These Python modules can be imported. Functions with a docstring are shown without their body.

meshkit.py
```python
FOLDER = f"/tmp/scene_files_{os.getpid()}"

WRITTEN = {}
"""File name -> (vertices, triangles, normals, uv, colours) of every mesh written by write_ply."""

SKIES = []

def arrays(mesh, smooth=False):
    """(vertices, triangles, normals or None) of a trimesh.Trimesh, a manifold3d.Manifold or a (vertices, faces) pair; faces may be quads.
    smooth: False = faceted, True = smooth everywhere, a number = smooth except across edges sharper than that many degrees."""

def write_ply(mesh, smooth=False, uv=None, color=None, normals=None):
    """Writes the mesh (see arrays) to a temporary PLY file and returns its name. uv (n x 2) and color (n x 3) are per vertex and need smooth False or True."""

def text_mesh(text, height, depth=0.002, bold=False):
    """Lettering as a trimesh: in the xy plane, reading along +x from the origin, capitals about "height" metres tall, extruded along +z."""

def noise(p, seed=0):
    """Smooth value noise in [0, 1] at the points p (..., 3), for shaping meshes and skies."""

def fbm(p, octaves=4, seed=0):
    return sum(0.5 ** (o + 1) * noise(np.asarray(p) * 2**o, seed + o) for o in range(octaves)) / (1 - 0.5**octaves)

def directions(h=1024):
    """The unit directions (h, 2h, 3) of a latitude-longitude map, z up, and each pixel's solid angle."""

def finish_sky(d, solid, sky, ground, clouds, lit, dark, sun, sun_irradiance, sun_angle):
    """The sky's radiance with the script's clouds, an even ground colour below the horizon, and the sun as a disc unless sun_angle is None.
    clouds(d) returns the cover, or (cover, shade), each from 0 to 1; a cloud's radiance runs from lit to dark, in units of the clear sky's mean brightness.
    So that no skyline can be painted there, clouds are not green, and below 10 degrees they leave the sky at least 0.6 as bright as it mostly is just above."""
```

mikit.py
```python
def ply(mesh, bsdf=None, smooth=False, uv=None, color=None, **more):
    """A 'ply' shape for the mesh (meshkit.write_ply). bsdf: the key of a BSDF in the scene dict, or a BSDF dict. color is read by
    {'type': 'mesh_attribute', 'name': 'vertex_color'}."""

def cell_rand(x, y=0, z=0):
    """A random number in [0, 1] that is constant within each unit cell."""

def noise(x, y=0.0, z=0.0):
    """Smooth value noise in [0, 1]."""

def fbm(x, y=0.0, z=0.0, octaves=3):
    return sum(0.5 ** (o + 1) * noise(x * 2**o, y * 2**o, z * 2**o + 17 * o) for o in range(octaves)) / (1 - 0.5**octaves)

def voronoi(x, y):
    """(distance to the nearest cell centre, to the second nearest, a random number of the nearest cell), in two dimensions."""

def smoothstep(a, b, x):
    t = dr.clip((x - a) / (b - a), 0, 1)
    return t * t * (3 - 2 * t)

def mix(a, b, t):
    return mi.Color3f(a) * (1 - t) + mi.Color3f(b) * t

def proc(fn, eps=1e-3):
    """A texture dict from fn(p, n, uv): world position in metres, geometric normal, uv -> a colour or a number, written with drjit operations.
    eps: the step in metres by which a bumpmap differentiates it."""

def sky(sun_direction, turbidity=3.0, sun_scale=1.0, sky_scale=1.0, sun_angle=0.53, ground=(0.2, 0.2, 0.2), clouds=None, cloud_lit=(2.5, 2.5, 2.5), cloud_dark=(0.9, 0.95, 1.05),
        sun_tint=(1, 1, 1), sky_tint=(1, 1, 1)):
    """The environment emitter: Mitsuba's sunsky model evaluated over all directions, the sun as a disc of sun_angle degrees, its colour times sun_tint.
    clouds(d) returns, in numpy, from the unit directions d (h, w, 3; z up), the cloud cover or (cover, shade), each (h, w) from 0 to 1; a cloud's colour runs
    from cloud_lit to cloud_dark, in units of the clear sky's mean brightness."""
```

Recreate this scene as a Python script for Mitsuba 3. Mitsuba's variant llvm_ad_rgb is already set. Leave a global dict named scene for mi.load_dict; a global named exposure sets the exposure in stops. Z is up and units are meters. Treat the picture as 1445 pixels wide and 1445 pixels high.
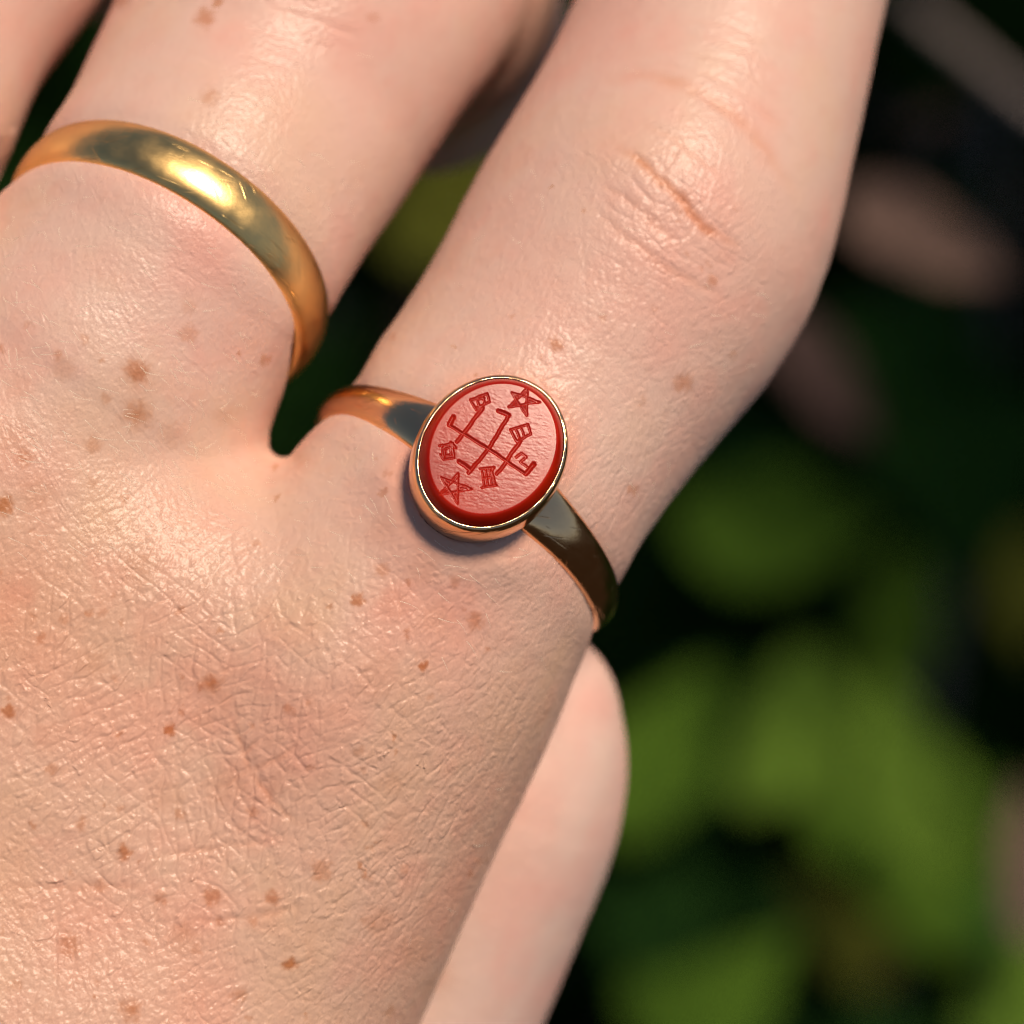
import math
import numpy as np
import drjit as dr
import mitsuba as mi
import mikit
from meshkit import noise, fbm
from concurrent.futures import ThreadPoolExecutor
from scipy.spatial import cKDTree, Delaunay

POOL = ThreadPoolExecutor(4)

rng = np.random.default_rng(7)
scene, labels = {'type': 'scene'}, {}

# ---------------------------------------------------------------- camera, light, exposure
# The hand is modelled in millimetres in its own frame (x right, y towards the fingertips' side, z out of
# the back of the hand); place() carries that frame to world metres: hand 0.75 m above the garden soil.
PITCH = math.radians(48)
HAND_O = np.array([0, 0, 0.75])
AX, AY = np.array([1.0, 0, 0]), np.array([0, math.sin(PITCH), math.cos(PITCH)])
AZ = np.cross(AX, AY)
RW = np.stack([AX, AY, AZ], 1)
DIST, WIDE = 230.0, 50.0            # lens to hand, width of the field there (mm)
S = WIDE / 1445.0


def place(v):
    return np.asarray(v) * 0.001 @ RW.T + HAND_O


def turn(v):
    return RW @ np.asarray(v, float)


T = mi.ScalarTransform4f
scene['camera'] = {
    'type': 'thinlens', 'fov': math.degrees(2 * math.atan(WIDE / 2 / DIST)),
    'aperture_radius': 0.0034, 'focus_distance': (DIST - 0.8) * 0.001, 'near_clip': 0.01, 'far_clip': 400.0,
    'to_world': T().look_at(origin=place([0, 0, DIST]).tolist(), target=place([0, 0, 0]).tolist(), up=AY.tolist())}
SUN = turn([0.33, 0.59, 0.74])
scene['sky'] = mikit.sky(SUN.tolist(), turbidity=3, sun_angle=14.0, sun_scale=1.08, sky_scale=0.9, sky_tint=(1.06, 0.985, 0.90), ground=(0.05, 0.06, 0.035))
exposure = 1.35


def at(px, py, z):
    """A measured place on the hand (1445 units = 50 mm across at z = 0) as hand-frame millimetres."""
    k = S * (DIST - z) / DIST
    return np.array([(px - 722.5) * k, (722.5 - py) * k, z])


# ---------------------------------------------------------------- materials
def mat(name, **kw):
    scene[name] = {'type': 'twosided', 'bsdf': {'type': 'principled', **kw}}


rgb = lambda *c: {'type': 'rgb', 'value': list(c)}
SKIN = {'type': 'mesh_attribute', 'name': 'vertex_color'}
SKIN_BUMP = mikit.proc(lambda p, n, uv: 2.6e-5 * (mikit.noise(p.x * 5200, p.y * 5200, p.z * 5200) + 0.5 * mikit.noise(p.x * 11000 + 7, p.y * 11000, p.z * 11000)), eps=1e-5)
# soft light under the surface, and a fine-grained sheen on it
scene['mat_skin'] = {'type': 'blendbsdf', 'weight': 0.55, 'soft': {'type': 'principled', 'base_color': SKIN, 'roughness': 0.7, 'specular': 0.1},
                     'sheen': {'type': 'bumpmap', 'scale': 1.0, 'arbitrary': SKIN_BUMP, 'bsdf': {'type': 'principled', 'base_color': SKIN, 'roughness': 0.36, 'specular': 0.52}}}


def gold_bump(seed, k):
    def f(p, n, uv):
        x, y = uv.x * 1000, uv.y * 1000
        h = mi.Float(0)
        for i, (a, l, w) in enumerate(((0.5, 0.5, 14.0), (-0.7, 0.45, 16.0), (1.35, 0.5, 13.0), (0.1, 0.7, 18.0))):
            u, v = x * math.cos(a) + y * math.sin(a), -x * math.sin(a) + y * math.cos(a)
            t = mikit.noise(u * l, v * w, seed + 3.7 * i)
            h += mikit.smoothstep(0.80, 0.97, t) * mikit.smoothstep(0.45, 0.7, mikit.noise(u * 0.8, v * 1.5, seed + 40 + i))
        return (-h * 0.8 + 0.25 * mikit.fbm(x * 3.0, y * 3.0, seed, 3)) * k
    return mikit.proc(f, eps=1e-5)


def gold_rough(seed, lo, hi):
    def f(p, n, uv):
        x, y = uv.x * 1000, uv.y * 1000
        return lo + (hi - lo) * mikit.fbm(x * 1.3, y * 1.3, seed, 3)
    return mikit.proc(f)


def gold(name, color, seed, lo, hi, k):
    scene[name] = {'type': 'twosided', 'bsdf': {'type': 'bumpmap', 'scale': 1.0, 'arbitrary': gold_bump(seed, k), 'bsdf': {
        'type': 'principled', 'base_color': rgb(*color), 'metallic': 1.0, 'specular': 0.5, 'roughness': gold_rough(seed + 9, lo, hi)}}}


gold('mat_gold', (0.84, 0.54, 0.21), 3, 0.24, 0.44, 2.6e-5)
gold('mat_rose_gold', (0.80, 0.47, 0.25), 21, 0.08, 0.28, 1.6e-5)
scene['mat_stone'] = {'type': 'principled', 'roughness': 0.24, 'specular': 0.18, 'base_color': mikit.proc(
    lambda p, n, uv: mikit.mix((0.25, 0.003, 0.001), (0.44, 0.016, 0.003), mikit.fbm(p.x * 420, p.y * 420, p.z * 900, 3)))}
scene['mat_hair'] = {'type': 'twosided', 'bsdf': {'type': 'principled', 'base_color': rgb(0.80, 0.66, 0.52), 'roughness': 0.35, 'specular': 0.6}}

# ---------------------------------------------------------------- hand: one signed distance field
cones = lambda *rows: [(at(x, y, z), r) for x, y, z, r in rows]
PINKY = cones((485, 945, -10.6, 10.5), (656, 713, -9.3, 7.8), (786, 531, -11.3, 7.6), (910, 345, -13.3, 8.45),
              (985, 165, -15.6, 7.4), (1036, 0, -18.3, 6.95), (1095, -220, -23.5, 6.9), (1150, -470, -33, 5.6))
RING = cones((20, 690, -11.0, 10.6), (234, 368, -10.2, 7.95), (370, 140, -15.6, 8.5), (496, -58, -20.6, 9.1), (588, 34, -41, 8.1), (584, 40, -54, 7.6), (470, 60, -62, 6.8))
MIDDLE = cones((-385, 470, -10.0, 10.6), (-230, 150, -12.8, 8.5), (-72, -125, -18.3, 8.7), (120, -400, -25.0, 9.6), (200, -330, -42, 8.5), (120, -150, -56, 7.6))
INDEX = cones((-760, 420, -12, 10.5), (-620, 0, -15.5, 9.3), (-430, -380, -22, 9.3), (-330, -360, -40, 8.4), (-380, -180, -54, 7.4))
BACK = [cones((485, 945, -10.6, 10.5), (222, 1520, -11.2, 10.8), (-110, 2250, -12, 12.5)),
        cones((170, 970, -10.4, 9.2), (243, 828, -7.3, 5.2)),
        cones((170, 970, -10.4, 9.2), (20, 1480, -9.8, 11), (-200, 2250, -12, 13)),
        cones((20, 690, -11.0, 10.6), (-230, 1400, -9.7, 11.5), (-330, 2250, -12, 13)),
        cones((-200, 700, -10.8, 10.0), (-420, 1400, -9.8, 11.5)),
        cones((-380, 470, -10.0, 10.8), (-600, 1350, -10, 11.5), (-520, 2250, -12, 13)),
        cones((-760, 420, -12, 10.5), (-780, 1300, -15, 11.5), (-620, 2250, -16, 13)),
        cones((150, 1050, -24, 9), (-100, 1500, -24, 12)), cones((420, 1300, -24, 8), (180, 1850, -22, 13)), cones((-500, 900, -24, 10), (-500, 1500, -24, 12))]
HEEL = cones((783, 962, -20.0, 2.1), (706, 1098, -21.5, 5.6), (630, 1225, -22, 6.5), (553, 1410, -22.5, 6.8), (430, 1700, -23, 8), (280, 2000, -20, 10))
WEB = [(np.array([-9.4, 7.6, 0.0]), 1.5), (np.array([-11.55, 3.3, 0.0]), 0.45)]
THUMB = cones((-700, 1500, -26, 11), (-1050, 1000, -38, 10), (-1000, 560, -52, 9.5), (-860, 260, -62, 7.5))


def smooth_chain(c, m=3):
    """The chain resampled on a smooth curve through its joints."""
    q = np.array([[*p, r] for p, r in c])
    q = np.vstack([2 * q[0] - q[1], q, 2 * q[-1] - q[-2]])
    out = []
    for a, b, c2, d in zip(q[:-3], q[1:-2], q[2:-1], q[3:]):
        for t in np.arange(m) / m:
            out.append(0.5 * (2 * b + (c2 - a) * t + (2 * a - 5 * b + 4 * c2 - d) * t * t + (3 * b - a - 3 * c2 + d) * t ** 3))
    return [(x[:3], x[3]) for x in out + [q[-2]]]


def smin(a, b, k):
    h = np.maximum(k - np.abs(a - b), 0) / k
    return np.minimum(a, b) - h * h * k * 0.25


PINKY, RING, HEEL = smooth_chain(PINKY), smooth_chain(RING, 2), smooth_chain(HEEL)


def cone(p, a, b, ra, rb):
    ba = (b - a).astype(np.float32)
    x, y, z = (p[:, k] - np.float32(a[k]) for k in range(3))
    t = np.clip((x * ba[0] + y * ba[1] + z * ba[2]) / (ba @ ba), np.float32(0), np.float32(1))
    x, y, z = x - t * ba[0], y - t * ba[1], z - t * ba[2]
    return np.sqrt(x * x + y * y + z * z) - (np.float32(ra) + np.float32(rb - ra) * t)


def chain(p, c, k):
    d = None
    for (a, ra), (b, rb) in zip(c[:-1], c[1:]):
        e = cone(p, a, b, ra, rb)
        d = e if d is None else smin(d, e, k)
    return d


def blob(p, px, py, z, r):
    q = (p - at(px, py, z).astype(np.float32)) / np.float32(r)
    return np.exp(-np.einsum('ij,ij->i', q, q))


def sdf_part(p):
    p = np.asfortranarray(p.astype(np.float32))
    d = None
    for c in BACK:
        e = chain(p, c, 3.0)
        d = e if d is None else smin(d, e, 5.0)
    d = smin(d, chain(p, THUMB, 4.0), 6.0)
    out = smin(d, chain(p, HEEL, 3.0), 1.0)
    for c, k in ((PINKY, 2.2), (RING, 2.0), (MIDDLE, 2.6), (INDEX, 2.6)):
        out = smin(out, smin(d, chain(p, c, 2.2), k), 0.7)
    flat = p * np.array([1, 1, 0], np.float32)
    (a, ra), (b, rb) = WEB
    out = -smin(-out, cone(flat, a, b, ra, rb), 1.5)      # the cleft between ring and little finger
    return out - np.float32(0.25) * blob(p, 420, 1000, 0, 4.0) + 0.3 * blob(p, 300, 1130, 0, 5)


def sdf(p):
    """Signed distance of the points, in threads."""
    if len(p) < 4000:
        return sdf_part(p).astype(float)
    return np.concatenate(list(POOL.map(sdf_part, np.array_split(p, max(4, len(p) // 60000))))).astype(float)


def grad(p, e=0.08):
    g = np.zeros_like(p)
    for k in ((1, -1, -1), (-1, -1, 1), (-1, 1, -1), (1, 1, 1)):
        k = np.array(k, float)
        g += k * sdf(p + k * e)[:, None]
    return g / np.maximum(np.linalg.norm(g, axis=1, keepdims=True), 1e-9)


def surface_net(lo, hi, h):
    n = np.ceil((np.array(hi) - lo) / h).astype(int) + 1
    ax = [lo[k] + h * np.arange(n[k]) for k in range(3)]
    P = np.stack(np.meshgrid(*ax, indexing='ij'), -1).reshape(-1, 3)
    F = sdf(P).reshape(n)
    neg = F < 0
    acc = np.zeros(tuple(n - 1) + (3,), np.float64)
    cnt = np.zeros(tuple(n - 1))
    cross = []
    for k in range(3):
        a = [slice(None)] * 3
        b = [slice(None)] * 3
        a[k], b[k] = slice(0, -1), slice(1, None)
        fa, fb = F[tuple(a)], F[tuple(b)]
        hit = np.argwhere((fa < 0) != (fb < 0))
        i = tuple(hit.T)
        t = fa[i] / (fa[i] - fb[i])
        pos = hit.astype(float)
        pos[:, k] += t
        o = [q for q in range(3) if q != k]
        for da in (0, 1):
            for db in (0, 1):
                c = hit.copy()
                c[:, o[0]] -= da
                c[:, o[1]] -= db
                ok = ((c >= 0) & (c < n - 1)).all(1)
                np.add.at(acc, tuple(c[ok].T), pos[ok])
                np.add.at(cnt, tuple(c[ok].T), 1)
        cross.append((k, o, hit, neg[tuple(a)][i]))
    cells = np.argwhere(cnt > 0)
    idx = -np.ones(cnt.shape, int)
    idx[tuple(cells.T)] = np.arange(len(cells))
    V = np.array(lo) + h * acc[tuple(cells.T)] / cnt[tuple(cells.T)][:, None]
    faces = []
    for k, o, hit, inside in cross:
        ok = ((hit[:, o[0]] > 0) & (hit[:, o[1]] > 0) & (hit[:, o[0]] < n[o[0]] - 1) & (hit[:, o[1]] < n[o[1]] - 1))
        c, ins = hit[ok], inside[ok]

        def g(da, db):
            q = c.copy()
            q[:, o[0]] -= da
            q[:, o[1]] -= db
            return idx[tuple(q.T)]
        quad = np.stack([g(1, 1), g(0, 1), g(0, 0), g(1, 0)], 1)
        flip = ins if k != 1 else ~ins
        quad = np.where(flip[:, None], quad, quad[:, ::-1])
        faces += [quad[:, [0, 1, 2]], quad[:, [0, 2, 3]]]
    return V, np.vstack(faces)


def refine(V, F, pick):
    """Midpoint subdivision of the picked triangles."""
    E = np.sort(np.vstack([F[pick][:, [0, 1]], F[pick][:, [1, 2]], F[pick][:, [2, 0]]]), 1)
    key, inv = np.unique(E[:, 0] * np.int64(len(V)) + E[:, 1], return_inverse=True)
    a, b = key // len(V), key % len(V)
    m = len(V) + inv.reshape(3, -1)
    f = F[pick]
    new = np.vstack([np.stack([f[:, 0], m[0], m[2]], 1), np.stack([m[0], f[:, 1], m[1]], 1), np.stack([m[2], m[1], f[:, 2]], 1), np.stack([m[0], m[1], m[2]], 1)])
    return np.vstack([V, (V[a] + V[b]) / 2]), np.vstack([F[~pick], new])


V, F = surface_net((-74.0, -76.0, -74.0), (28.0, 66.0, 8.0), 0.9)
for _ in range(3):
    V = V - sdf(V)[:, None] * grad(V)
for level in range(4):
    c = V[F].mean(1)
    fn = np.cross(V[F[:, 1]] - V[F[:, 0]], V[F[:, 2]] - V[F[:, 0]])
    fn /= np.linalg.norm(fn, axis=1, keepdims=True) + 1e-12
    m = (28.0 + 0.06 * -c[:, 2]) if level > 1 else 33.0
    pick = (np.abs(c[:, 0]) < m) & (np.abs(c[:, 1]) < m) & (fn[:, 2] > (-0.3 if level > 1 else -0.6)) & (c[:, 2] > (-40 if level > 2 else -60))
    if level == 3:
        pick &= (c[:, 2] > -15) & (c[:, 1] < 18) & (fn[:, 2] > -0.05)
    nv = len(V)
    V, F = refine(V, F, pick)
    V[nv:] -= sdf(V[nv:])[:, None] * grad(V[nv:])
N = grad(V)
P, NF = V, N

# ---- skin relief in the hand frame
edge = np.clip((28 - np.maximum(np.abs(P[:, 0]), np.abs(P[:, 1]))) / 2, 0, 1) * np.clip((NF[:, 2] + 0.28) / 0.25, 0, 1) * np.clip((P[:, 2] + 38) / 6, 0, 1)


def cells(p, size, seed, stretch=None):
    """3-D Voronoi: distance to the cell border, and a random tilt of each cell's facet."""
    q = p if stretch is None else p @ stretch
    q = q / size
    live = np.nonzero(edge > 0)[0]
    q = q[live]
    q = q + 0.35 * (np.stack([noise(q * 0.9 + 11 * k, seed + k) for k in range(3)], 1) - 0.5)
    r = np.random.default_rng(seed)
    lo, hi = np.floor(q.min(0)) - 1, np.ceil(q.max(0)) + 2
    n = (hi - lo).astype(int)
    g = np.stack(np.meshgrid(*[np.arange(k) for k in n], indexing='ij'), -1).reshape(-1, 3) + lo
    g = g + r.random(g.shape)
    tree = cKDTree(g)
    d, i = tree.query(q, k=2, workers=-1)
    c1, c2 = g[i[:, 0]], g[i[:, 1]]
    e = (d[:, 1] ** 2 - d[:, 0] ** 2) / (2 * np.linalg.norm(c2 - c1, axis=1) + 1e-9)
    tilt = r.uniform(-1.5, 1.5, size=(len(g), 3))[i[:, 0]]
    E, H = np.full(len(p), 9.0), np.zeros(len(p))
    E[live], H[live] = e * size, np.einsum('ij,ij->i', q - c1, tilt) * size
    return E, H


def ridge(p, ang, gap, seed, wob=0.5):
    """Irregular parallel furrows at an angle in the plane of the back of the hand: 1 in a furrow, else 0."""
    ca, sa = math.cos(math.radians(ang)), math.sin(math.radians(ang))
    t = (-sa * p[:, 0] + ca * p[:, 1] + 0.3 * p[:, 2]) / gap
    t = t + wob * (noise(p / (gap * 2.2), seed) - 0.5) * 2 + 0.25 * (noise(p / (gap * 0.7), seed + 5) - 0.5)
    i = np.floor(t)
    j = lambda k: k + 0.35 * np.sin(k * 12.9898 + seed * 3.1)
    dd = np.minimum(np.minimum(np.abs(t - j(i)), np.abs(t - j(i + 1))), np.abs(t - j(i - 1)))
    live = np.clip((noise(p / (gap * 2.0), seed + 9) - 0.4) * 3.0, 0, 1)
    return np.exp(-(dd * gap / 0.075) ** 2) * live


def spot(px, py, r, z=-2, ry=None, ang=0):
    a = at(px, py, z)
    x, y = P[:, 0] - a[0], P[:, 1] - a[1]
    ca, sa = math.cos(math.radians(ang)), math.sin(math.radians(ang))
    return np.exp(-(((x * ca + y * sa) / r) ** 2 + ((-x * sa + y * ca) / (ry or r)) ** 2))


# where the relief is deep, and where smooth
coarse = np.clip(0.15 + 1.35 * spot(170, 960, 9) + 1.05 * spot(400, 1010, 7) + 1.0 * spot(250, 1330, 11) + 0.55 * spot(600, 1150, 8)
                 + 0.5 * spot(880, 560, 7, -5) + 0.35 * spot(960, 300, 5, -5) + 0.3 * spot(700, 860, 5) - 0.25 * spot(300, 720, 7), 0.28, 1.5)
smooth_top = np.clip((P[:, 1] - 17) / 6, 0, 1)
coarse *= 1 - 0.6 * smooth_top
coarse = np.where(P[:, 2] < -13, coarse * np.clip((P[:, 2] + 20) / 7, 0.12, 1), coarse)
ca, sa = 0.6, 0.8      # finger direction in the hand plane
STR = np.array([[ca, -sa, 0], [sa, ca, 0], [0, 0, 1.0]]) @ np.diag([0.75, 1.15, 0.9])
e1, t1 = cells(P, 0.78, 5, STR)
e2, t2 = cells(P, 0.33, 6)
furrow = np.zeros(len(P))
for ang, gap, amp, sd in ((84, 0.85, 1.0, 31), (22, 0.85, 0.9, 32), (141, 0.9, 0.9, 33), (52, 1.1, 0.8, 34), (112, 1.2, 0.7, 35)):
    furrow = 1 - (1 - furrow) * (1 - amp * ridge(P, ang, gap, sd, 0.42))
soft = lambda e, w: 1 - np.exp(-(e / w) ** 2)
pillow = soft(e1, 0.13)
h = coarse * (-0.027 * furrow + 0.022 * pillow + 0.030 * t1 * soft(e1, 0.15))
h += (0.45 + 0.55 * np.clip(coarse, 0, 1)) * (0.085 * t2 * soft(e2, 0.065) + 0.006 * soft(e2, 0.06))
# short oriented glinting ridges, turning across the hand
aa = np.radians(np.clip(20 + 3.2 * (P[:, 0] + 8), -50, 70))
uu, vv = P[:, 0] * np.cos(aa) + P[:, 1] * np.sin(aa), -P[:, 0] * np.sin(aa) + P[:, 1] * np.cos(aa)
dash = noise(np.stack([uu / 0.8, vv / 0.14, P[:, 2] * 0.8], 1), 55)
h += 0.016 * np.clip((dash - 0.62) * 3, 0, 1) * np.clip(1.1 - 0.5 * coarse, 0.2, 1) * (1 - 0.7 * smooth_top)
# long lines that run along the little-finger edge of the hand
h -= 0.03 * (spot(650, 1150, 8, ry=4, ang=62) + 0.7 * spot(880, 700, 7, -4, ry=3, ang=-35)) * (ridge(P, 64, 0.8, 41, 0.35) + ridge(P, 48, 0.9, 42, 0.4))
h -= 0.02 * spot(880, 700, 6, -4) * (ridge(P, 20, 0.7, 43, 0.4) + ridge(P, 80, 0.75, 44, 0.4))
# fine wrinkles across the little finger's joint and the ring finger
pip = spot(955, 300, 5.2, -6, ry=3.6, ang=-40)
h -= 0.038 * pip * (ridge(P, -37, 0.62, 45, 0.45) + 0.8 * ridge(P, 35, 0.7, 46, 0.5) + 0.6 * ridge(P, -60, 0.8, 47, 0.5))
h -= 0.014 * (spot(420, 90, 6, -9) + spot(300, 420, 5, -1)) * (ridge(P, -18, 0.75, 48, 0.4) + 0.7 * ridge(P, 60, 0.9, 49, 0.4))
h -= 0.022 * spot(1010, 70, 5, -8, ry=3, ang=-25) * ridge(P, -25, 0.8, 50, 0.2)
# pores and soft unevenness
h += 0.10 * (fbm(P / 3.2, 3, 51) - 0.5) + 0.006 * (noise(P / 0.16, 52) - 0.5)


def stroke(pts, z, w, depth):
    """A crease along a line on the skin."""
    c = np.array([at(x, y, z)[:2] for x, y in pts])
    sel = np.nonzero((P[:, :2] > c.min(0) - 1).all(1) & (P[:, :2] < c.max(0) + 1).all(1) & (NF[:, 2] > 0.1))[0]
    best, along, run = np.full(len(sel), 9.0), np.zeros(len(sel)), 0.0
    total = np.linalg.norm(np.diff(c, axis=0), axis=1).sum()
    q = P[sel, :2] + 0.22 * (np.stack([noise(P[sel] / 0.6, 61), noise(P[sel] / 0.6, 62)], 1) - 0.5)
    for a, b in zip(c[:-1], c[1:]):
        t = np.clip(((q - a) @ (b - a)) / ((b - a) @ (b - a)), 0, 1)
        dd = np.linalg.norm(q - a - t[:, None] * (b - a), axis=1)
        along = np.where(dd < best, (run + t * np.linalg.norm(b - a)) / total, along)
        best = np.minimum(best, dd)
        run += np.linalg.norm(b - a)
    fade = np.clip(np.minimum(along, 1 - along) * 4, 0, 1) * (0.45 + 0.8 * noise(P[sel] / 0.8, 63))
    g = np.zeros(len(P))
    g[sel] = np.exp(-(best / w) ** 2) * fade
    return g, -depth * g


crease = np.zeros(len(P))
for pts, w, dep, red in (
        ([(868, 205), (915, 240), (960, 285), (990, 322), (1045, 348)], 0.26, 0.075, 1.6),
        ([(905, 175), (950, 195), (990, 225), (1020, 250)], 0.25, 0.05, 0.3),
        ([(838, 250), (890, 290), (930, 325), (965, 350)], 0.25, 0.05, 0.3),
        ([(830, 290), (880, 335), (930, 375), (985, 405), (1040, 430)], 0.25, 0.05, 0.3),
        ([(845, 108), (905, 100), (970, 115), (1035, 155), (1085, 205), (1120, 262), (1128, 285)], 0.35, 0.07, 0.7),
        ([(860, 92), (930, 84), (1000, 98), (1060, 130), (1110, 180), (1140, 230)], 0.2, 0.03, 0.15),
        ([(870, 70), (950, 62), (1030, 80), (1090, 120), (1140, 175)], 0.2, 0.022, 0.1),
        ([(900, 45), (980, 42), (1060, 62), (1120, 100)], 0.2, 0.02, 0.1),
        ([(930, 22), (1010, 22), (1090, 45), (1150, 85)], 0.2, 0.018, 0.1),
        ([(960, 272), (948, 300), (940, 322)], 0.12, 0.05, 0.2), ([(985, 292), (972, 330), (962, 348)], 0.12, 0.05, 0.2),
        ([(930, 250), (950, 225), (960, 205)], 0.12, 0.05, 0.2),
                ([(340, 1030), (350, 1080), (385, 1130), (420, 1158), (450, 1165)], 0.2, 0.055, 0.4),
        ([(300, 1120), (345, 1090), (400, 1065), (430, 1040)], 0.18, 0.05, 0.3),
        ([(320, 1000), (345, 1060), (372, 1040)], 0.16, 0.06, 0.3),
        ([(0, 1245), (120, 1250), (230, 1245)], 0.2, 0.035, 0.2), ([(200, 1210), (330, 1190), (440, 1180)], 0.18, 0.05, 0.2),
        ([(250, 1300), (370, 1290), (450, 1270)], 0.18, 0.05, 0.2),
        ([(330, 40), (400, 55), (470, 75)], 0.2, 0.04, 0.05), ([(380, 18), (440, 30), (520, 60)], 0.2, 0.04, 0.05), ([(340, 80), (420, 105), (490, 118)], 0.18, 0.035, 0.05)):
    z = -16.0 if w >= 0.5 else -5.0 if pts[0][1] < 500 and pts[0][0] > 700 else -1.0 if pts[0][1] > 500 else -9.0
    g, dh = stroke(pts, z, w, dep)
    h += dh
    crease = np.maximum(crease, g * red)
# pad over the knuckle, puffy skin along the rings
h += 0.2 * spot(960, 250, 4.6, -5, ry=3.2, ang=-40)


def frame(cx, cy, z, dx, dy, tilt, roll):
    """Ring frame: centre, axis along the finger, across, outward."""
    d = np.array([dx, dy, 0.0])
    d /= np.linalg.norm(d)
    t, r = math.radians(tilt), math.radians(roll)
    e = d * math.cos(t) - np.array([0, 0, math.sin(t)])
    n = d * math.sin(t) + np.array([0, 0, math.cos(t)])
    p = np.cross(e, n)
    n, p = n * math.cos(r) + p * math.sin(r), p * math.cos(r) - n * math.sin(r)
    return at(cx, cy, z), e, p, n


SIGNET = frame(657, 722, -9.3, 0.60, 0.80, 17.0, -3.5)
BAND = frame(236, 367, -10.2, 0.52, 0.855, 31.0, 0.0)
for (c, e, p, n), half in ((SIGNET, 1.1), (BAND, 1.5)):
    q = P - c
    a, rad = q @ e, np.linalg.norm(q - (q @ e)[:, None] * e, axis=1)
    near = (rad < 10.5)
    h += near * (0.07 * np.exp(-((np.abs(a) - half - 1.0) / 0.9) ** 2) - 0.16 * np.exp(-(a / half) ** 4))

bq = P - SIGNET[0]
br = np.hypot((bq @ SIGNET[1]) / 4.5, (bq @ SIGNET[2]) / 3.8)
h += 0.5 * np.exp(-((br - 1.05) / 0.35) ** 2) * (bq @ SIGNET[3] > 4) * np.clip((-(bq @ SIGNET[1]) - 1.5) / 2, 0, 1)  # skin raised beside the bezel to shorten the shadow it casts

# ---- skin colour (pigment: blotches, freckles, red creases; scattered light painted in creases and round the bezel)
col = np.tile(np.array([0.645, 0.418, 0.338]), (len(P), 1))


def tint(w, c):
    global col
    w = np.clip(w, 0, 1)[:, None]
    col = col * (1 - w) + col * np.array(c) * w


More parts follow.
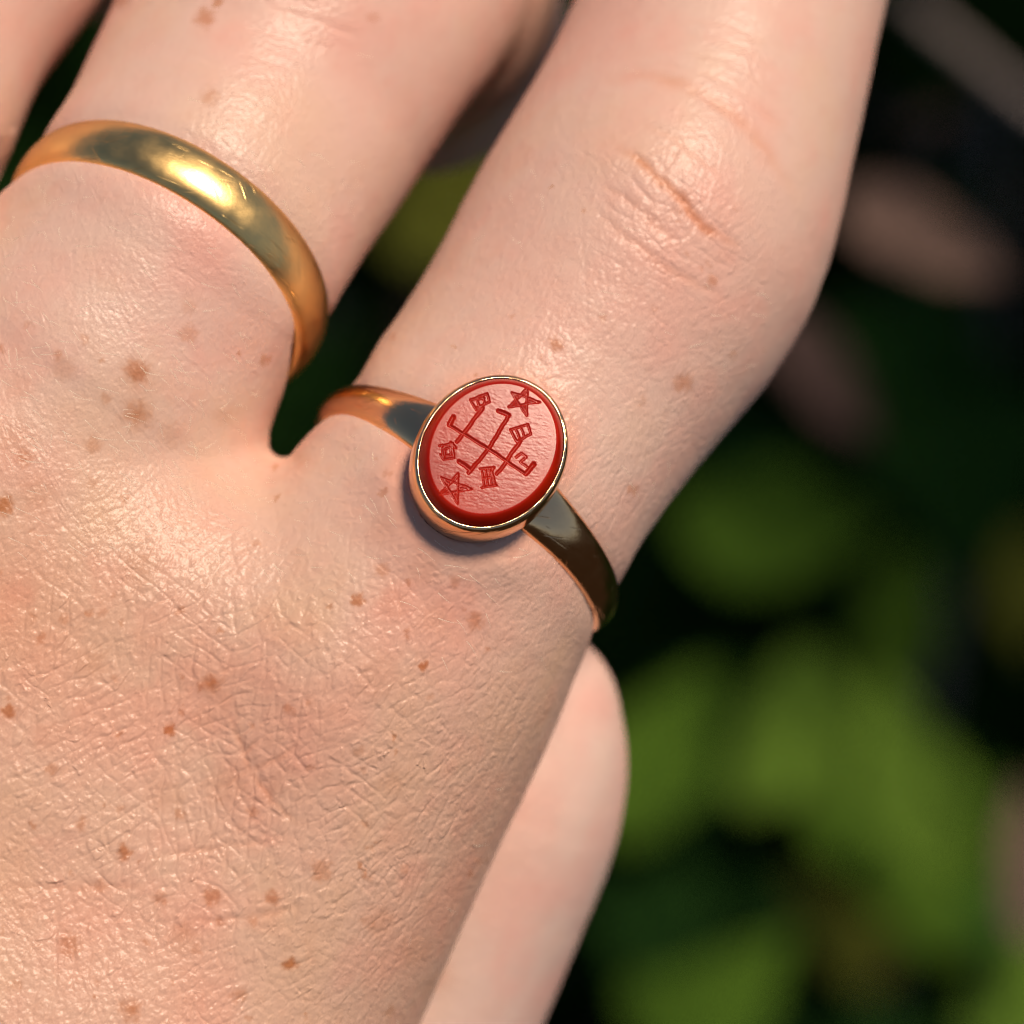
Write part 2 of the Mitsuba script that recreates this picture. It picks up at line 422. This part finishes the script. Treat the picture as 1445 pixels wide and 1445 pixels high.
m1, m2, m3 = fbm(P / 5.0, 4, 71), fbm(P / 2.0, 3, 72), fbm(P / 0.7, 3, 73)
tint(np.clip((m1 - 0.45) * 4, 0, 1), (1.03, 0.91, 0.90))
tint(np.clip((m2 - 0.5) * 5, 0, 1) * 0.6, (1.02, 0.92, 0.92))
tint(np.clip((0.45 - m1) * 4, 0, 1), (1.0, 1.0, 0.93))
tint(np.clip((m3 - 0.5) * 3, 0, 1) * 0.6, (0.98, 0.93, 0.90))
tint(0.4 * spot(430, 1020, 4.0) + 0.35 * spot(640, 930, 4) + 0.5 * spot(960, 290, 5, -5) + 0.5 * spot(300, 400, 3.5) + 0.4 * spot(430, 130, 5, -9), (1.02, 0.90, 0.90))
tint(0.7 * spot(10, 880, 3.0) + 0.4 * spot(30, 1250, 4), (1.0, 0.86, 0.80))
tint(crease * 0.8, (0.92, 0.68, 0.52))  # own crease redness plus the orange of light scattered under the skin
tint(0.8 * np.exp(-((br - 1.02) / 0.16) ** 2) * (bq @ SIGNET[3] > 4), (1.0, 0.84, 0.78))  # warm glow of light scattered in the skin, painted round the bezel
tint(0.72 * np.clip((3 - P[:, 1] - 0.35 * P[:, 0]) / 16, 0, 1) * np.clip((P[:, 2] + 15) / 6, 0, 1) + 0.35 * spot(80, 800, 7), (0.95, 0.845, 0.72))
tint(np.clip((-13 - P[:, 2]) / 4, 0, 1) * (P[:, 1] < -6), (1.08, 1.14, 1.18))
tint(0.5 * pip, (1.0, 0.9, 0.88))
warp = 0.6 * (np.stack([fbm(P / 0.26, 3, 81), fbm(P / 0.26, 3, 82)], 1) - 0.5)
fr = [(785, 486, .38, .8, -3), (505, 847, .40, .9, 0), (597, 940, .42, 1.0, 0), (670, 877, .45, .6, 0), (297, 965, .5, .9, 0), (240, 1030, .4, 1.0, 0),
      (15, 1003, .45, .9, 0), (410, 1358, .45, 1.0, -1), (178, 1200, .55, .9, -1), (105, 1328, .55, .55, -1), (190, 1418, .5, .9, -1), (408, 998, .35, .5, 0),
      (385, 1265, .4, .7, -1), (300, 1262, .4, .7, -1), (230, 1265, .45, .6, -1), (455, 1227, .5, .5, -1), (508, 1222, .32, .7, -1), (190, 583, .75, .85, 0), (190, 522, .5, .8, 0),
      (35, 645, .75, .6, 0), (4, 714, .7, 1.0, 0), (292, 30, .7, .7, -9), (525, 28, .4, .4, -9), (302, 146, .45, .5, -8), (780, 262, .16, .7, -4), (965, 540, .5, .6, -5),
      (895, 692, .45, .55, -4), (1003, 398, .3, .6, -5), (130, 628, .4, .5, 0), (120, 480, .35, .4, -1), (262, 470, .4, .4, -1), (75, 1085, .4, .5, 0), (120, 1160, .45, .6, -1),
      (540, 805, .35, .5, 0), (640, 820, .3, .4, 0), (60, 900, .4, .5, 0), (310, 890, .3, .5, 0), (555, 1040, .25, .6, 0), (505, 1060, .35, .4, 0), (340, 1400, .35, .5, -1)]
r2 = np.random.default_rng(90)
for _ in range(34):
    fr.append((r2.uniform(0, 640), r2.uniform(430, 1445), r2.uniform(.6, 1.3), r2.uniform(.10, .28), -1))
for _ in range(90):
    fr.append((r2.uniform(0, 700), r2.uniform(450, 1445), r2.uniform(.12, .3), r2.uniform(.25, .6), -1))
for _ in range(25):
    fr.append((r2.uniform(700, 1100), r2.uniform(250, 800), r2.uniform(.12, .3), r2.uniform(.2, .45), -4))
r5 = np.random.default_rng(91)
for _ in range(260):                                   # and over the rest of the back of the hand
    x, y = r5.uniform(-1500, 500), r5.uniform(-250, 2400)
    if not (0 < x < 1445 and 0 < y < 1445):
        fr.append((x, y, r5.uniform(.15, .7), r5.uniform(.3, .8), -1))
for x, y, r, s, z in fr:
    r *= r2.uniform(0.65, 1.25)
    a = at(x, y, z)
    sel = np.nonzero((np.abs(P[:, 0] - a[0]) < 2.2) & (np.abs(P[:, 1] - a[1]) < 2.2))[0]
    d = np.linalg.norm(P[sel, :2] + warp[sel] - a[:2], axis=1)
    w = np.clip((1.35 - d / r) * r2.uniform(0.7, 1.1), 0, 1)
    w = (s * w * w * (3 - 2 * w))[:, None] * (NF[sel, 2:] > 0.2)
    col[sel] = col[sel] * (1 - w) + col[sel] * np.array([0.70, 0.44, 0.26]) * w

V = V + NF * (h * edge)[:, None]
C = col
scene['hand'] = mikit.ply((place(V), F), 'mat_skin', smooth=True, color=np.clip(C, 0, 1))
labels['hand'] = {'label': 'pale freckled left hand seen from the back, wearing two gold rings', 'category': 'hand'}

# fine body hair on the back of the hand
roots = np.nonzero((coarse < 0.9) & (edge > 0.5) & (NF[:, 2] > 0.45) & (P[:, 2] > -8))[0]
dens = 0.15 + 1.2 * spot(100, 560, 7) + 0.9 * spot(260, 660, 6) + 0.6 * spot(560, 760, 5) + 0.5 * spot(420, 230, 5, -8)
roots = rng.choice(roots, 420, replace=False, p=dens[roots] / dens[roots].sum())
hv, hf = [], []
for i in roots:
    p0, n0 = P[i] + NF[i] * h[i], NF[i]
    a = math.radians(rng.normal(-35, 22))
    d = np.array([math.cos(a), math.sin(a), 0])
    d = d - (d @ n0) * n0
    d /= np.linalg.norm(d)
    L, b = rng.uniform(0.5, 1.3), rng.normal(0, .25)
    s_ = np.cross(n0, d)
    pts = [p0 - n0 * .03 + d * L * t + n0 * L * .30 * (t - .75 * t * t) + s_ * b * L * t * t for t in np.linspace(0, 1, 6)]
    base = len(hv) * 1
    for t, q in zip(np.linspace(0, 1, 6), pts):
        r = 0.017 * (1 - .8 * t)
        for w in range(3):
            hv.append(q + r * (math.cos(w * 2.094) * s_ + math.sin(w * 2.094) * n0))
    for k in range(5):
        for w in range(3):
            A, B = base + k * 3 + w, base + k * 3 + (w + 1) % 3
            hf += [(A, B, B + 3), (A, B + 3, A + 3)]
scene['hand__fine_hair'] = mikit.ply((place(np.array(hv)), np.array(hf)), 'mat_hair', smooth=True)
labels['hand__fine_hair'] = {'kind': 'stuff'}


# ---------------------------------------------------------------- rings
def hoop(fr_, prof, phis, closed=True):
    """Sweep prof(phi) -> (k,2) rows (along the finger, radius) around a ring frame; uv in metres along and across."""
    c, e, p, n = fr_
    rows = [np.array(prof(f)) for f in phis]
    k = len(rows[0])
    v, uv = [], []
    for f, row in zip(phis, rows):
        rad = math.cos(f) * n + math.sin(f) * p
        v.append(c + row[:, :1] * e + row[:, 1:] * rad)
        arc = np.concatenate([[0], np.cumsum(np.linalg.norm(np.diff(row, axis=0), axis=1))])
        uv.append(np.stack([np.full(k, f * 9e-3), arc * 1e-3], 1))
    m = len(phis)
    i, j = np.meshgrid(np.arange(m - 1), np.arange(k - 1), indexing='ij')
    a = (i * k + j).ravel()
    q = np.stack([a, a + k, a + k + 1, a + 1], 1)
    return np.vstack(v), np.vstack([q[:, [0, 1, 2]], q[:, [0, 2, 3]]]), np.vstack(uv)


def d_profile(half, inner, thick, power=2.2, n=44, dome=0.12):
    t = np.linspace(0, np.pi, n)
    x = -half * np.sign(np.cos(t)) * np.abs(np.cos(t)) ** (2 / power)
    y = inner + 0.28 * thick + (0.72 * thick) * np.abs(np.sin(t)) ** (2 / power)
    lo = np.linspace(half, -half, 12)
    # inner face, gently domed, then closed with rounded corners
    xi = np.concatenate([[half * 0.985], lo[1:-1] * 0.95, [-half * 0.985]])
    yi = np.concatenate([[inner + 0.12 * thick], inner - 0.02 + 0 * lo[1:-1], [inner + 0.12 * thick]])
    x, y = np.concatenate([x, xi, x[:1]]), np.concatenate([y, yi, y[:1]])
    return np.stack([x, y], 1)


wob = lambda f, s: 0.03 * math.sin(2 * f + s) + 0.02 * math.sin(3 * f + 1.7 * s)
bv, bf, buv = hoop(BAND, lambda f: d_profile(1.52 + wob(f, 1), 7.95 + wob(f, 2), 1.0, 2.0), np.linspace(-np.pi, np.pi, 500))
scene['gold_band_ring'] = mikit.ply((place(bv), bf), 'mat_gold', smooth=True, uv=buv)
labels['gold_band_ring'] = {'label': 'plain scuffed yellow gold band on the ring finger, upper left', 'category': 'ring'}

sv, sf, suv = hoop(SIGNET, lambda f: d_profile(1.0 + 0.28 * math.exp(-(f / 1.0) ** 2) + 0.4 * math.exp(-(f / 0.52) ** 2), 8.15, 0.98 + 0.15 * math.exp(-(f / 0.6) ** 2), 2.0), np.linspace(-np.pi, np.pi, 420))
scene['signet_ring__shank'] = mikit.ply((place(sv), sf), 'mat_rose_gold', smooth=True, uv=suv)
labels['signet_ring'] = {'label': 'gold signet ring with an engraved oval red stone on the little finger', 'category': 'ring'}

c0, ee, pp, nn = SIGNET
STA, STB = 4.02, 3.32            # stone at the rim, along and across the finger


def oval(off, hgt, m=260):
    t = np.linspace(0, 2 * np.pi, m)
    return c0 + hgt * nn + np.outer((STA + off) * np.sin(t), ee) + np.outer((STB + off) * np.cos(t), pp)


prof = [(-0.35, 8.6), (0.16, 8.6), (0.25, 8.72), (0.29, 8.95), (0.31, 9.3), (0.31, 9.7), (0.30, 10.05), (0.27, 10.35), (0.22, 10.55), (0.17, 10.66), (0.10, 10.72), (0.04, 10.74), (0.0, 10.74), (-0.03, 10.71), (-0.05, 10.5), (-0.1, 10.2), (-0.35, 10.2)]
bz = np.vstack([oval(o, hh) for o, hh in prof])
jit = (fbm(bz / 0.5, 2, 95) - 0.5) * 0.05
bz = bz + jit[:, None] * nn
k = 260
i, j = np.meshgrid(np.arange(len(prof) - 1), np.arange(k - 1), indexing='ij')
a = (i * k + j).ravel()
q = np.stack([a, a + 1, a + k + 1, a + k], 1)[:, ::-1]
buv = np.stack([np.tile(np.linspace(0, 23e-3, k), len(prof)), np.repeat(np.arange(len(prof)) * 0.25e-3, k)], 1)
scene['signet_ring__bezel'] = mikit.ply((place(bz), np.vstack([q[:, [0, 1, 2]], q[:, [0, 2, 3]]])), 'mat_rose_gold', smooth=True, uv=buv)

# the stone: a table with a rounded bevel, cut with lines, flags and stars (drawn on a grid over the table)
ART = 0.173 * S


def art(X, Y):
    dx, dy = (X - 722) * ART, (Y - 645) * ART
    return np.array([(dx * 0.6 - dy * 0.8) / math.cos(math.radians(17)), dx * 0.8 + dy * 0.6])


lines = [  # points, half width, depth
    ([(370, 450), (470, 515), (690, 650), (990, 862)], .085, 1.0), ([(405, 385), (372, 448)], .13, 1.1), ([(985, 858), (1050, 780)], .13, 1.1),
    ([(850, 378), (770, 510), (690, 640), (528, 845)], .085, 1.0), ([(770, 335), (850, 375)], .12, 1.1), ([(452, 752), (540, 815)], .13, 1.1),
    ([(640, 310), (560, 420), (430, 590)], .085, .9), ([(942, 585), (835, 745), (752, 858)], .085, .9)]
thin = [[(540, 245), (675, 190), (697, 262), (580, 312), (540, 245)], [(590, 235), (610, 290)], [(640, 215), (655, 270)], [(560, 270), (590, 330), (640, 300)], [(610, 235), (650, 225)],
        [(862, 492), (1005, 452), (1028, 530), (908, 592), (862, 492)], [(905, 490), (935, 560)], [(945, 478), (975, 545)], [(880, 530), (920, 600), (950, 575)],
        [(288, 618), (400, 598), (410, 720), (325, 735), (312, 625)], [(300, 690), (325, 735), (345, 645)], [(345, 640), (385, 630), (388, 690), (350, 700)], [(400, 600), (425, 640)], [(385, 590), (395, 660)],
        [(615, 812), (728, 800), (712, 830), (738, 945), (748, 950)], [(635, 830), (650, 955), (630, 965), (740, 950)], [(665, 820), (680, 945)], [(695, 815), (712, 940)], [(640, 890), (700, 880)]]
stars = [[(1000, 155), (1100, 265), (995, 375), (850, 305), (875, 185)], [(440, 850), (550, 975), (435, 1095), (298, 1018), (308, 880)]]
for st in stars:
    thin += [[st[0], st[2], st[4], st[1], st[3], st[0]]]
    cx, cy = np.mean(st, 0)
    thin += [[(0.82 * x + 0.18 * cx + 8, 0.82 * y + 0.18 * cy + 6), (0.4 * x + 0.6 * cx, 0.4 * y + 0.6 * cy)] for x, y in st]
g = np.arange(-4.2, 4.2, 0.034)
gx, gy = np.meshgrid(g, g + 0.0)
gx = gx + 0.3 * 0.034 * ((np.arange(len(g)) % 2)[:, None])
uvp = np.stack([gx.ravel(), gy.ravel()], 1)
rho = np.hypot(uvp[:, 0] / (STA - .03), uvp[:, 1] / (STB - .03))
uvp = uvp[rho < 0.995]
tt = np.linspace(0, 2 * np.pi, 500)[:-1]
uvp = np.vstack([uvp, np.stack([(STA - .03) * np.cos(tt), (STB - .03) * np.sin(tt)], 1)])
rho = np.hypot(uvp[:, 0] / (STA - .03), uvp[:, 1] / (STB - .03))
inset = (1 - rho) * 3.6
zz = 10.66 + 0.66 * (1 - np.clip(1 - inset / 0.44, 0, 1) ** 1.7) + 0.05 * (1 - rho ** 2)
table = np.clip((inset - 0.5) / 0.3, 0, 1)
u3 = np.column_stack([uvp, 0 * rho])
wv = 0.05 * (np.stack([noise(u3 / 0.3, 5), noise(u3 / 0.3, 6)], 1) - .5)


def groove(pts, w):
    c = [art(*x) for x in pts]
    best = np.full(len(uvp), 9.0)
    for a_, b_ in zip(c[:-1], c[1:]):
        t = np.clip(((uvp + wv - a_) @ (b_ - a_)) / ((b_ - a_) @ (b_ - a_) + 1e-9), 0, 1)
        best = np.minimum(best, np.linalg.norm(uvp + wv - a_ - t[:, None] * (b_ - a_), axis=1))
    return np.clip(1 - (best / w) ** 1.4, 0, 1)


cut = np.zeros(len(uvp))
for pts, w, dep in lines:
    cut = np.maximum(cut, dep * groove(pts, w * 0.92))
for pts in thin:
    cut = np.maximum(cut, 0.62 * groove(pts, 0.05))
cut = np.maximum(cut, 0.35 * groove([(905, 720), (950, 690), (985, 720), (940, 760), (990, 800)], 0.06))
zz = zz - 0.08 * cut
# scuffs across the polished table
sc = noise(np.column_stack([(uvp @ [0.55, 0.83]) * 4.0, (uvp @ [-0.83, 0.55]) * 14, 0 * rho]), 8) - 0.5
sc2 = noise(np.column_stack([(uvp @ [0.2, 0.98]) * 7.0, (uvp @ [-0.98, 0.2]) * 18, 0 * rho]), 9) - 0.5
zz = zz + table * (0.0030 * sc + 0.0022 * sc2 + 0.0012 * (noise(u3 / .09, 10) - .5))
tri = Delaunay(uvp).simplices
sx = c0 + np.outer(uvp[:, 0], ee) + np.outer(uvp[:, 1], pp) + zz[:, None] * nn
fnorm = np.cross(sx[tri[:, 1]] - sx[tri[:, 0]], sx[tri[:, 2]] - sx[tri[:, 0]]) @ nn
tri = np.where((fnorm < 0)[:, None], tri[:, ::-1], tri)
scene['signet_ring__stone'] = mikit.ply((place(sx), tri), 'mat_stone', smooth=True)
labels['signet_ring__stone'] = {'label': 'red carnelian oval engraved with crossed lines, flags and two stars'}

# ---------------------------------------------------------------- garden behind the hand
def leaf_mat(name, c, rough=0.4, tr=0.5):
    scene[name] = {'type': 'principledthin', 'base_color': rgb(*c), 'roughness': rough, 'diff_trans': tr, 'spec_trans': 0.0, 'eta': 1.4}


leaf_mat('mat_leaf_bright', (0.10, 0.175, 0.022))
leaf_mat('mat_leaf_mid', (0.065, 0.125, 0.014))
leaf_mat('mat_leaf_deep_shade', (0.010, 0.028, 0.006), 0.6, 0.2)  # deep shade between the leaves put into a near-black base colour
leaf_mat('mat_leaf_shade', (0.028, 0.075, 0.014), 0.5, 0.3)  # half shade put into the leaf green
leaf_mat('mat_leaf_olive', (0.07, 0.075, 0.012))
leaf_mat('mat_leaf_dry', (0.14, 0.088, 0.072), 0.7, 0.2)
leaf_mat('mat_leaf_withered', (0.08, 0.05, 0.045), 0.7, 0.2)
mat('mat_twig', base_color=rgb(0.15, 0.12, 0.11), roughness=0.8)
scene['mat_soil'] = {'type': 'twosided', 'bsdf': {'type': 'diffuse', 'reflectance': mikit.proc(
    lambda p, n, uv: mikit.mix((0.012, 0.009, 0.007), (0.035, 0.026, 0.018), mikit.fbm(p.x * 60, p.y * 60, 1.0, 3)))}}


def leaf_mesh(length, width, fold, droop, seed, lobed=False):
    """A pointed, folded, veined leaf along +x, normal +z."""
    r = np.random.default_rng(seed)
    m, w = 18, 9
    t = np.linspace(0, 1, m)
    prof_ = np.sin(np.pi * t ** 0.75) ** 0.8 * (1 - 0.25 * t)
    if lobed:
        prof_ = np.interp(t, [0, .04, .2, .36, .5, .68, 1], [.25, .75, 1.05, .72, .62, .42, 0])
    s = np.linspace(-1, 1, w)
    X = np.repeat(t[:, None] * length, w, 1)
    Y = prof_[:, None] * s[None] * width / 2 * (1 + 0.08 * np.sin(9 * t[:, None] + r.uniform(0, 6)))
    Z = fold * np.abs(Y) - droop * length * t[:, None] ** 2 + 0.02 * length * np.sin(14 * t[:, None] + 5 * np.abs(s[None])) * np.abs(s[None])
    v = np.stack([X, Y, Z], -1).reshape(-1, 3)
    i, j = np.meshgrid(np.arange(m - 1), np.arange(w - 1), indexing='ij')
    a_ = (i * w + j).ravel()
    q_ = np.stack([a_, a_ + w, a_ + w + 1, a_ + 1], 1)
    return v, q_


LEAVES = [mikit.ply((v * 0.001, f), None, smooth=True) for v, f in (leaf_mesh(1000, w_, .25, d_, k_, k_ == 2) for k_, (w_, d_) in enumerate(((620, .18), (520, .1), (860, .25), (420, .3))))]


def leaf_tf(pos, size, ang, pitch, roll):
    """Leaf at pos (hand frame mm), size mm, turned in the plane facing out of the foliage, then pitched and rolled."""
    M = np.eye(4)
    M[:3, :3], M[:3, 3] = RW, place(pos)
    return T(M) @ T().rotate([0, 0, 1], ang) @ T().rotate([0, 1, 0], pitch) @ T().rotate([1, 0, 0], roll) @ T().scale(size * 0.001)


def leaf(holder, mat_, pos, size, ang, pitch=0, roll=0, kind=0):
    n_ = sum(k.startswith(holder + '__leaf') for k in scene)
    key = f'{holder}__leaf' + (f'_{n_:03d}' if n_ else '')
    scene[key] = {**LEAVES[kind], 'to_world': leaf_tf(pos, size, ang, pitch, roll), 'bsdf': {'type': 'ref', 'id': mat_}}


def stem(key, pts, r0, r1, mat_='mat_twig'):
    pts = np.array(pts, float)
    t = np.linspace(0, 1, len(pts))
    tt_ = np.linspace(0, 1, 24)
    c = np.stack([np.interp(tt_, t, pts[:, k_]) for k_ in range(3)], 1)
    c[1:-1] = (c[:-2] + 2 * c[1:-1] + c[2:]) / 4
    d = np.gradient(c, axis=0)
    d /= np.linalg.norm(d, axis=1, keepdims=True)
    a_ = np.cross(d, [0.3, 0.2, 0.9])
    a_ /= np.linalg.norm(a_, axis=1, keepdims=True)
    b_ = np.cross(d, a_)
    w = np.arange(10) * 2 * np.pi / 10
    r = (r0 + (r1 - r0) * tt_)[:, None, None] * (1 + 0.08 * np.sin(tt_ * 40))[:, None, None]
    v = (c[:, None] + r * (np.cos(w)[None, :, None] * a_[:, None] + np.sin(w)[None, :, None] * b_[:, None])).reshape(-1, 3)
    i_, j_ = np.meshgrid(np.arange(23), np.arange(10), indexing='ij')
    q_ = np.stack([i_ * 10 + j_, i_ * 10 + (j_ + 1) % 10, (i_ + 1) * 10 + (j_ + 1) % 10, (i_ + 1) * 10 + j_], -1).reshape(-1, 4)
    scene[key] = mikit.ply((place(v), q_), mat_, smooth=True)


def W(px, py, z):
    return at(px, py, z)


# nearer leaves seen beside the hand: (where, depth, size mm, direction deg, pitch, roll, material, shape)
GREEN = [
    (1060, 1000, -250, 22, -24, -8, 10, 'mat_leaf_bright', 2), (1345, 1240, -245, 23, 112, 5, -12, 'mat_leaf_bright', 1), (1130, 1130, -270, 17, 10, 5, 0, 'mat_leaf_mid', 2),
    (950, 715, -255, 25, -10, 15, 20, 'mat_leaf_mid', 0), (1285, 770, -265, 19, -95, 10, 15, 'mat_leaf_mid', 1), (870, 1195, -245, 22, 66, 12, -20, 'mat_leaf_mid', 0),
    (915, 1490, -235, 19, 36, 0, 10, 'mat_leaf_mid', 2), (1375, 1490, -215, 17, 55, 0, 10, 'mat_leaf_bright', 0), (1150, 1330, -290, 22, 20, 15, 0, 'mat_leaf_deep_shade', 1),
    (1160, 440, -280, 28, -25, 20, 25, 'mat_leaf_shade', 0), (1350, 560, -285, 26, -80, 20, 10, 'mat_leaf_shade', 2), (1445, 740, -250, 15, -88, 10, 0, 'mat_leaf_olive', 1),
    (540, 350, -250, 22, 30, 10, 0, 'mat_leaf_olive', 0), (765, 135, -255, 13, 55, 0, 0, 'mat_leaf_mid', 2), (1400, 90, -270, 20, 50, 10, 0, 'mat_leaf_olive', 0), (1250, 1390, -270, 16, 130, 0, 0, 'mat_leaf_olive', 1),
    (880, 900, -320, 28, -20, 10, 10, 'mat_leaf_deep_shade', 1), (1010, 590, -320, 30, -60, 10, 10, 'mat_leaf_shade', 0)]
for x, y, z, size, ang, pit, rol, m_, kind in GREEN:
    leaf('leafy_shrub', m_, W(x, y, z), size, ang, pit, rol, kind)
r3 = np.random.default_rng(12)
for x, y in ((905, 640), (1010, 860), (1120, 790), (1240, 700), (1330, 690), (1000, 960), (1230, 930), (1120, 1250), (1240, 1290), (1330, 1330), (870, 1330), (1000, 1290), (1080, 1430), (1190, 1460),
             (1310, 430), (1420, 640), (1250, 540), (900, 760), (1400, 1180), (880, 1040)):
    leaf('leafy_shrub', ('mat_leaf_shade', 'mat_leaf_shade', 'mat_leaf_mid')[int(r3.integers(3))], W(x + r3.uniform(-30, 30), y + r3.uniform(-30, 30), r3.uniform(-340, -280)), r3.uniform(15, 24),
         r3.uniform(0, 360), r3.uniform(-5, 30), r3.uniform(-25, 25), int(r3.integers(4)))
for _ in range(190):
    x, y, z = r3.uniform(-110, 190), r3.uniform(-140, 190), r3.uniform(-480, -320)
    leaf('leafy_shrub', 'mat_leaf_deep_shade' if r3.random() < .75 or x < 0 else 'mat_leaf_mid', (x, y, z), r3.uniform(22, 38), r3.uniform(0, 360), r3.uniform(-25, 45), r3.uniform(-40, 40), int(r3.integers(4)))  # left side always takes the darkest green, painted shade behind the finger gap
base = (place([0, 0, 0]))
for k_ in range(7):
    top = np.array([r3.uniform(-60, 110), r3.uniform(-80, 110), r3.uniform(-330, -300)])
    foot = top + np.array([r3.uniform(-20, 20), -260, -330])
    stem('leafy_shrub__stem' + (f'_{k_:03d}' if k_ else ''), [foot, (foot + top) / 2 + r3.normal(0, 8, 3), top], 3.0, 1.2)
labels['leafy_shrub'] = {'label': 'green leafy garden shrub, shade painted into its deeper leaves, out of focus behind the hand', 'category': 'shrub'}

DRY = [('dry_leaf', (1190, 270, -200), 19, -28, 10, 5, 3, 'long pinkish brown dried leaf, blurred, just right of the little finger knuckle'),
       ('dry_leaf_001', (1100, 440, -225), 17, -55, 10, 5, 3, 'dim grey brown dried leaf, blurred, below the pinkish one and against the finger edge'),
       ('dry_leaf_002', (1478, 1340, -205), 16, 100, 5, -10, 3, 'pale brown dried leaf cut by the right edge, above the bottom right corner'),
       ('dry_leaf_003', (1210, 160, -230), 16, 20, 15, 10, 1, 'dark brown withered leaf, blurred, beside the upper part of the little finger')]
for key, pos, size, ang, pit, rol, kind, lab in DRY:
    scene[key] = {**LEAVES[kind], 'to_world': leaf_tf(W(*pos), size, ang, pit, rol), 'bsdf': {'type': 'ref', 'id': 'mat_leaf_withered' if key in ('dry_leaf_001', 'dry_leaf_003') else 'mat_leaf_dry'}}
    labels[key] = {'label': lab, 'category': 'leaf', 'group': 'dried leaves caught in the shrub'}
stem('twig', [W(1180, -120, -215), W(1300, 20, -210), W(1420, 120, -205), W(1600, 260, -200)], 1.0, 0.8)
labels['twig'] = {'label': 'pale grey twig crossing the upper right corner, out of focus', 'category': 'twig'}

# the rest of the planting round the view: one mass of leaves, none of them countable
r4 = np.random.default_rng(33)
lv, lf = leaf_mesh(1.0, 0.6, .25, .2, 3)
lf = np.vstack([lf[:, [0, 1, 2]], lf[:, [0, 2, 3]]])
mv, mf, nb = [], [], 0
SH = np.array([0.33, 0.63, 0.70]) / np.linalg.norm([0.33, 0.63, 0.70])
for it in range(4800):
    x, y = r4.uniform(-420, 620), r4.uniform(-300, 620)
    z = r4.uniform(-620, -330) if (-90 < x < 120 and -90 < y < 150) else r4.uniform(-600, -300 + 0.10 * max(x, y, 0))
    if it > 3800:      # unseen leaves added towards the sun to shade the deep shrub
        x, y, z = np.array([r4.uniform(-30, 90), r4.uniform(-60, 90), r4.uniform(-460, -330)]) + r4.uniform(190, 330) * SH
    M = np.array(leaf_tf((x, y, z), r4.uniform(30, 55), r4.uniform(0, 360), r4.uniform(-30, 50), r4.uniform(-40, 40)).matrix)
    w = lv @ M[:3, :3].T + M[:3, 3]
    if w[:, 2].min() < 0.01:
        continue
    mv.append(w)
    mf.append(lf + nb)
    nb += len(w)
scene['foliage'] = mikit.ply((np.vstack(mv), np.vstack(mf)), 'mat_leaf_deep_shade', smooth=True)
labels['foliage'] = {'label': 'mass of foliage behind the shrub with shade painted into its green, plus unseen leaves added to block the sun', 'category': 'foliage', 'kind': 'stuff'}
gn = 60
gx, gy = np.meshgrid(np.sign(np.linspace(-1, 1, gn)) * np.abs(np.linspace(-1, 1, gn)) ** 4 * 120, np.sign(np.linspace(-1, 1, gn)) * np.abs(np.linspace(-1, 1, gn)) ** 4 * 120, indexing='ij')
gv = np.stack([gx.ravel(), gy.ravel(), 0.0 * gx.ravel()], 1)
gv[:, 2] = 0.02 * (fbm(gv * 3 + 7, 3, 4) - 0.5)
i, j = np.meshgrid(np.arange(gn - 1), np.arange(gn - 1), indexing='ij')
a = (i * gn + j).ravel()
scene['soil'] = mikit.ply((gv, np.stack([a, a + gn, a + gn + 1, a + 1], 1)), 'mat_soil', smooth=True)
labels['soil'] = {'label': 'dark garden soil under the shrub', 'kind': 'structure', 'category': 'soil'}
